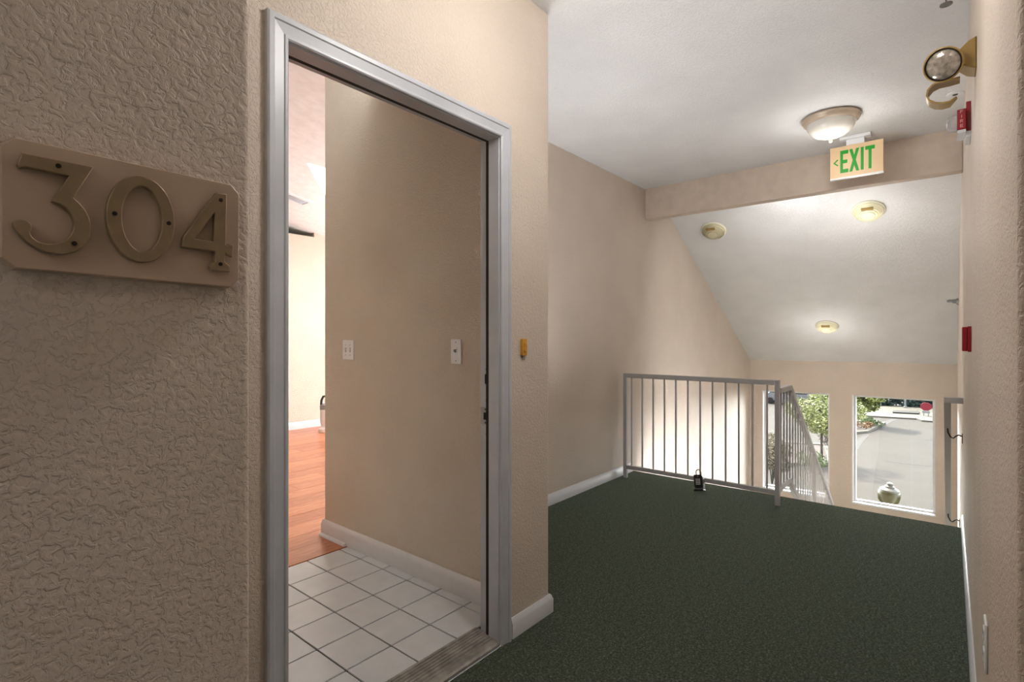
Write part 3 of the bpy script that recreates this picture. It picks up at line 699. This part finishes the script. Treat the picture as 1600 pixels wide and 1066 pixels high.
t = dome('added unseen glass dome light on the apartment entry ceiling, hidden by the doorway head', .95, 2.25, FILL_ENTRY)  # fill dome added out of view to brighten the partition wall and tiles
t.location.z = cz(1.13)
[c_ for c_ in t.children if c_.type == 'LIGHT'][0].data.color = (.96, .98, 1.0)
nrm = Vector((-SL, 0, -1)).normalized()
def slope_at(u, v):
    d = ray(u, v); t_ = (CZ + SL * 5.105 - CAMZ) / (d.z + SL * d.x); return Vector((0, 0, CAMZ)) + d * t_
for label, u, v, mk, pw in (('round ribbed yellowed light on the sloped ceiling, below the EXIT sign', 1357, 328, 'jelly_lit', 3.5), ('dull olive round ribbed light on the sloped ceiling next to the long wall', 1115, 359, 'jelly', 0),
                    ('round yellowed light low on the sloped ceiling over the windows', 1292, 509, 'jelly_lit', 3.5)):
    q = slope_at(u, v)
    t = thing('flush_ceiling_light', label, 'ceiling light', q, 'round lights on the sloped ceiling')
    ax = Vector((0, 1, 0)).cross(nrm)
    T = Matrix.Translation(q) @ Matrix((ax, (0, 1, 0), nrm)).transposed().to_4x4()
    b = B(); lathe(b, [(.126, 0), (.128, .010), (.120, .018), (.113, .018)], T, 48); obj('lamp_ring', b, M['jelly_ring'], t)
    b = B(); pr = [(.116, .014), (.115, .030)]
    for r_, z_ in ((.108, .043), (.095, .055), (.079, .064), (.060, .071)): pr += [(r_, z_), (r_ - .001, z_ - .007), (r_ - .006, z_ - .007), (r_ - .008, z_ + .004)]
    pr += [(.03, .080), (0, .081)]
    lathe(b, pr, T, 48, cap=False); obj('ribbed_lens', b, M[mk], t, angle=20)
    b = B(); box(b, .066, .096, -.045, .045, .050, .066, T); obj('socket_clip', b, M['gold'], t, bevel=.003)
    if pw:
        l = light('lamp_bulb', 'POINT', (0, 0, 0), pw, (1.0, .96, .9), shadow_soft_size=.15); l.parent = t; l.location = nrm * .36
# ------------------------------------------------------------------ exit sign
SXs, y0, y1, z0, z1 = 4.50, .357, .681, 2.419, 2.648
t = thing('exit_sign', 'cream EXIT sign with green letters hanging from the ceiling', 'sign', (SXs, (y0 + y1) / 2, CZ))
boxo('sign_panel', M['exit_face'], SXs, SXs + .022, y0, y1, z0, z1, t, bevel=.002)
boxo('bottom_edge', M['white'], SXs - .001, SXs + .023, y0, y1, z0 - .008, z0 + .002, t)
boxo('canopy', M['white'], SXs - .02, SXs + .045, .43, .62, CZ - .022, CZ, t, bevel=.003)
boxo('hanger', M['white'], SXs + .005, SXs + .018, .47, .58, z1, CZ - .02, t)
W_, H_ = y1 - y0, z1 - z0
def gl(b, pts): prism(b, [(y1 - fx * W_, z0 + fz * H_) for fx, fz in pts], SXs - .0015, SXs + .001, 0)
R_ = lambda x0_, z0_, x1_, z1_: [(x0_, z0_), (x1_, z0_), (x1_, z1_), (x0_, z1_)]
zb_, zt_ = .15, .86
for nm, polys in (('E', [R_(.20, zb_, .252, zt_), R_(.252, zt_ - .115, .355, zt_), R_(.252, .45, .335, .56), R_(.252, zb_, .355, zb_ + .115)]),
                  ('X', [[(.372, zb_), (.43, zb_), (.56, zt_), (.502, zt_)], [(.502, zb_), (.56, zb_), (.43, zt_), (.372, zt_)]]),
                  ('I', [R_(.588, zb_, .642, zt_)]), ('T', [R_(.672, zt_ - .115, .845, zt_), R_(.731, zb_, .785, zt_ - .115)]),
                  ('arrow', [[(.062, .50), (.145, .61), (.165, .585), (.10, .50)], [(.062, .50), (.10, .50), (.165, .415), (.145, .39)]])):
    b = B()
    for q_, pp in enumerate(polys): prism(b, [(y1 - fx * W_, z0 + fz * H_) for fx, fz in pp], SXs - .0015 - (.0004 * q_ if nm == 'X' else 0), SXs + .001, 0)
    obj('letter' if nm != 'arrow' else 'arrow_mark', b, M['green'], t)

# ------------------------------------------------------------------ outdoors
ZG = -5.6
lot = boxo('parking_lot', M['asphalt'], 8.6, 140, -60, 90, ZG - .3, ZG, kind='structure')
def strip(pxs, wd, z=.006, name='pavement_crack'):
    b = B(); pts = [at(u, v, 2, ZG) for u, v in pxs]
    for a, c in zip(pts, pts[1:]):
        d = (c - a).normalized(); s_ = Vector((-d.y, d.x, 0)) * wd / 2
        q = [b.verts.new(x_ + Vector((0, 0, z))) for x_ in (a - s_, a + s_, c + s_, c - s_)]; q2 = [b.verts.new(x_ + Vector((0, 0, -.02))) for x_ in (a - s_, a + s_, c + s_, c - s_)]
        b.faces.new(q); b.faces.new(q2[::-1])
        for k in range(4): b.faces.new((q[k], q2[k], q2[(k + 1) % 4], q[(k + 1) % 4]))
    return obj(name, b, M['crack'], lot)
strip([(1384, 721), (1415, 725), (1480, 731)], .10)
strip([(1336, 702), (1344, 690), (1352, 681), (1358, 672)], .35)
strip([(1380, 663), (1392, 657), (1400, 655)], .45)
strip([(1445, 687), (1480, 689)], .12)
strip([(1425, 655), (1425, 730), (1424, 800)], .05)
b = B(); q = [at(u, v, 2, ZG) for u, v in ((1300, 647), (1362, 652), (1432, 656), (1440, 659), (1500, 663), (1500, 641), (1300, 634))]
prism(b, [(p_.x, p_.y) for p_ in q], ZG - .05, ZG + .12); obj('sidewalk', b, M['concrete'], kind='structure')
b = B(); q = [at(u, v, 2, ZG) for u, v in ((1395, 648), (1436, 650), (1436, 646), (1395, 645))]
prism(b, [(p_.x, p_.y) for p_ in q], ZG + .1, ZG + .24); tag(obj('wheel_stop', b, M['crack'], loc=q[0]), 'long dark strip lying on the pale pavement before the far hedge', 'wheel stop')
# planting island
isl = [at(u, v, 2, ZG) for u, v in ((1366, 661), (1384, 663), (1356, 677), (1330, 679), (1290, 676), (1290, 668), (1340, 660))]
def curb(poly):
    b = B(); n = len(poly); c = sum(poly, Vector()) / n
    o_ = [p_ for p_ in poly]; i_ = [p_ + (c - p_).normalized() * .45 for p_ in poly]
    for k in range(n):
        k2 = (k + 1) % n
        v_ = [b.verts.new((p_.x, p_.y, z_)) for z_ in (ZG - .02, ZG + .16) for p_ in (o_[k], o_[k2], i_[k2], i_[k])]
        for f in ((0, 1, 2, 3), (7, 6, 5, 4), (0, 4, 5, 1), (2, 6, 7, 3), (1, 5, 6, 2), (3, 7, 4, 0)): b.faces.new([v_[i] for i in f])
    return b
island = sroot('kerb_1', isl[0]); obj('kerb_stone', curb(isl), M['concrete'], island)
b = B(); c = sum(isl, Vector()) / len(isl); prism(b, [tuple((p_ + (c - p_).normalized() * .4)[:2]) for p_ in isl], ZG - .02, ZG + .10); obj('mulch_bed', b, M['mulch'], island)
isl2 = [at(u, v, 2, ZG) for u, v in ((1308, 722), (1296, 728), (1225, 728), (1170, 740), (1170, 690), (1290, 697))]
island2 = sroot('kerb_2', isl2[0]); obj('kerb_stone', curb(isl2), M['concrete'], island2)
b = B(); c = sum(isl2, Vector()) / len(isl2); prism(b, [tuple((p_ + (c - p_).normalized() * .4)[:2]) for p_ in isl2], ZG - .02, ZG + .10); obj('mulch_bed', b, M['mulch'], island2)

def leaves(name, clumps, n, size, mat, parent):
    me = bpy.data.meshes.new(name); V, F = [], []
    org = wpos(parent)
    tot = sum(r ** 2 for _, r, _ in clumps)
    for c_, r, fl_ in clumps:
        for _ in range(int(n * r * r / tot)):
            d = Vector((random.gauss(0, 1), random.gauss(0, 1), random.gauss(0, 1))).normalized() * r * random.uniform(.45, 1) ** .6
            p_ = Vector(c_) + Vector((d.x, d.y, d.z * fl_)) - org
            a_ = Vector((random.gauss(0, 1), random.gauss(0, 1), random.gauss(0, 1))).normalized(); b_ = a_.orthogonal().normalized(); s_ = size * random.uniform(.6, 1.3)
            i = len(V); V += [p_ - a_ * s_, p_ + b_ * s_ * .45, p_ + a_ * s_, p_ - b_ * s_ * .45]; F.append((i, i + 1, i + 2, i + 3))
    me.from_pydata([tuple(v) for v in V], [], F); me.materials.append(mat)
    o = bpy.data.objects.new(name, me); COL.objects.link(o); o.parent = parent; o['kind'] = 'stuff'; return o
def tree(label, base, h, r, cc, n, size, leafm, kind='tree', flat=.8, name='young_tree', grp=None, trunk=.07):
    t = thing(name, label, kind, base, grp)
    top = base + Vector((random.uniform(-.1, .1), random.uniform(-.1, .1), h))
    b = B(); tube(b, [base, base + Vector((.04, .02, h * .35)), base + Vector((0, 0, h * .7)), top], [trunk, trunk * .8, trunk * .5, trunk * .2], 8)
    for _ in range(7):
        a = random.uniform(0, 6.28); s_ = random.uniform(.3, .75)
        p0 = base + Vector((0, 0, h * s_)); p1 = p0 + Vector((math.cos(a) * r * .7, math.sin(a) * r * .7, r * random.uniform(.2, .6)))
        tube(b, [p0, p0 * .5 + p1 * .5 + Vector((0, 0, .08)), p1], [trunk * .45, trunk * .3, trunk * .1], 6)
    obj('trunk', b, M['bark'], t)
    cl = []
    for _ in range(14):
        d = Vector((random.gauss(0, 1), random.gauss(0, 1), random.gauss(0, 1))).normalized() * r * random.uniform(.3, .75)
        cl.append((base + Vector((0, 0, cc)) + Vector((d.x, d.y, d.z * flat)), r * random.uniform(.28, .48), flat))
    leaves('foliage', cl, n, size, leafm, t); return t
def bush(label, base, r, h, n, size, mat, name='shrub', grp=None):
    t = thing(name, label, 'shrub', base, grp); b = B()
    for _ in range(6):
        a = random.uniform(0, 6.28); tube(b, [base, base + Vector((math.cos(a) * r * .3, math.sin(a) * r * .3, h * .4)), base + Vector((math.cos(a) * r * .6, math.sin(a) * r * .6, h * .8))], [.03, .02, .008], 5)
    obj('stem', b, M['bark'], t)
    cl = []
    for _ in range(10):
        a, q = random.uniform(0, 6.28), random.uniform(0, .65) ** .5
        cl.append((base + Vector((math.cos(a) * r * q, math.sin(a) * r * q, h * random.uniform(.3, .72))), min(r, h) * .42, .9))
    leaves('foliage', cl, n, size, mat, t); return t
g = lambda u, v: at(u, v, 2, ZG)
tree('young bright green tree in the kerbed island of the parking lot', g(1351, 664), 3.4, 2.1, 2.25, 7000, .12, M['leaf_y'])
tree('yellow-green tree just outside the narrow window behind the stair railing', g(1284, 722), 4.4, 1.9, 2.65, 7000, .085, M['leaf_y'])
bush('low green shrub at the foot of the young bright green tree', g(1360, 667) + Vector((0, 0, .1)), .7, .6, 700, .09, M['leaf_g'])
bush('orange-leaved low plant at the kerb of the parking island', g(1344, 671) + Vector((0, 0, .1)), .9, .5, 600, .08, M['leaf_o'])
bush('rounded green shrub below the yellow-green tree', g(1283, 722) + Vector((-1.9, .1, 0)), .7, .8, 900, .07, M['leaf_g'])
bush('mauve leafless shrub beside the yellow-green tree', g(1296, 716) + Vector((2.2, .2, 0)), .8, 1.3, 900, .07, M['leaf_p'])
bush('tall dry straw-coloured bush seen between the railing posts', g(1206, 758), .95, 3.0, 2600, .09, M['dry'])
hx = 67.0
t = thing('hedge', 'dark blue-green hedge along the far side of the parking lot', 'hedge', (hx, 4, ZG))
b = B(); cl = []
for k in range(34):
    yy = -7 + k * .75; tube(b, [(hx, yy, ZG), (hx + random.uniform(-.2, .2), yy, ZG + 1.6)], [.06, .03], 5)
    cl += [(Vector((hx + random.uniform(-.5, .5), yy, ZG + random.uniform(.6, 1.2))), .9, 1), (Vector((hx + random.uniform(-.4, .4), yy + .3, ZG + random.uniform(1.8, 3.2))), .95, 1)]
obj('stem', b, M['bark'], t); leaves('foliage', cl, 24000, .24, M['leaf_d'], t)
bush('lighter green bush behind the red sign', Vector((64.6, .55, ZG)), .8, 2.2, 900, .12, M['leaf_g'], 'hedge_bush')
# pole
p = at(1414.5, 641, 2, ZG)
b = B(); lathe(b, [(.16, 0), (.16, .25), (.09, .28), (.06, 7.5), (0, 7.5)], Matrix.Translation((64.2, p.y * 64.2 / p.x, ZG)), 14); tag(obj('light_pole', b, M['pole'], loc=(64.2, p.y * 64.2 / p.x, ZG)), 'thin pale lamp pole in front of the dark hedge', 'pole')
# red sign
p = at(1447, 652, 2, ZG); p.z = ZG + .12
t = thing('red_sign', 'rounded red sign on a short white stand at the edge of the lot', 'sign', p)
b = B(); prism(b, [(p.y + .43 * math.cos(a), p.z + .80 + .38 * math.sin(a)) for a in [math.pi / 8 + math.pi / 4 * k for k in range(8)]], p.x - .02, p.x + .02, 0); obj('sign_panel', b, M['signred'], t, bevel=.01)
b = B(); box(b, p.x - .03, p.x + .03, p.y - .27, p.y + .27, p.z + .22, p.z + .43); obj('white_board', b, M['signwhite'], t)
b = B(); box(b, p.x - .03, p.x + .03, p.y - .2, p.y - .12, p.z, p.z + .22); obj('leg', b, M['signwhite'], t)
b = B(); box(b, p.x - .03, p.x + .03, p.y + .12, p.y + .2, p.z, p.z + .22); obj('leg', b, M['signwhite'], t)
# parked car seen from the side
cy0, cy1, cx0 = 10.9, 15.6, 60.5
t = thing('parked_car', 'dark slate van parked at the far side, seen through the narrow window', 'car', (cx0, 13, ZG))
prof = [(cy0, .3), (cy0 + .03, .9), (cy0 + .12, 1.75), (cy0 + .3, 1.9), (cy0 + 3.3, 1.9), (cy0 + 3.95, 1.15), (cy1 - .05, 1.0), (cy1, .3)]
b = B(); prism(b, [(y_, ZG + z_) for y_, z_ in prof], cx0, cx0 + 1.8, 0); obj('body', b, M['car'], t, bevel=.06)
b = B(); prism(b, [(cy0 + .3, ZG + 1.15), (cy0 + .35, ZG + 1.7), (cy0 + 3.2, ZG + 1.7), (cy0 + 3.7, ZG + 1.18)], cx0 - .012, cx0 + .01, 0); obj('side_window', b, M['carglass'], t)
for yy in (cy0 + .95, cy1 - .95):
    for xx in (cx0 + .05, cx0 + 1.6):
        b = B(); lathe(b, [(0, -.1), (.22, -.1), (.33, -.08), (.33, .08), (.22, .1), (0, .1)], Matrix.Translation((xx, yy, ZG + .33)) @ Matrix.Rotation(math.pi / 2, 4, 'Y'), 20); obj('wheel', b, M['tyre'], t)
# globe lamp outside the window
gp = at(1389, 774, 0, 9.2)
t = thing('globe_lamp', 'yellowed round globe lamp with a stepped pale cap outside the window', 'lamp', (gp.x, gp.y, gp.z - .35))
T = Matrix.Translation(gp) @ Matrix.Rotation(.08, 4, 'X')
b = B(); lathe(b, [(.06, -.135), (.095, -.12), (.125, -.075), (.138, -.01), (.133, .04), (.115, .075), (.09, .092)], T, 36); obj('globe', b, M['globe'], t)
b = B(); lathe(b, [(.122, .062), (.118, .082), (.085, .105), (.062, .110), (.060, .128), (.035, .140), (.033, .152), (.040, .156), (.038, .170), (.018, .182), (0, .184)], T, 32); obj('cap', b, M['cap'], t)
b = B(); lathe(b, [(.075, -.16), (.075, -.125), (.05, -.12)], T, 24); tube(b, [gp + Vector((0, 0, -.15)), gp + Vector((0, 0, -.30)), gp + Vector((-.15, 0, -.36)), Vector((8.495, gp.y, gp.z - .36))], .03, 12); obj('bracket', b, M['cap'], t)
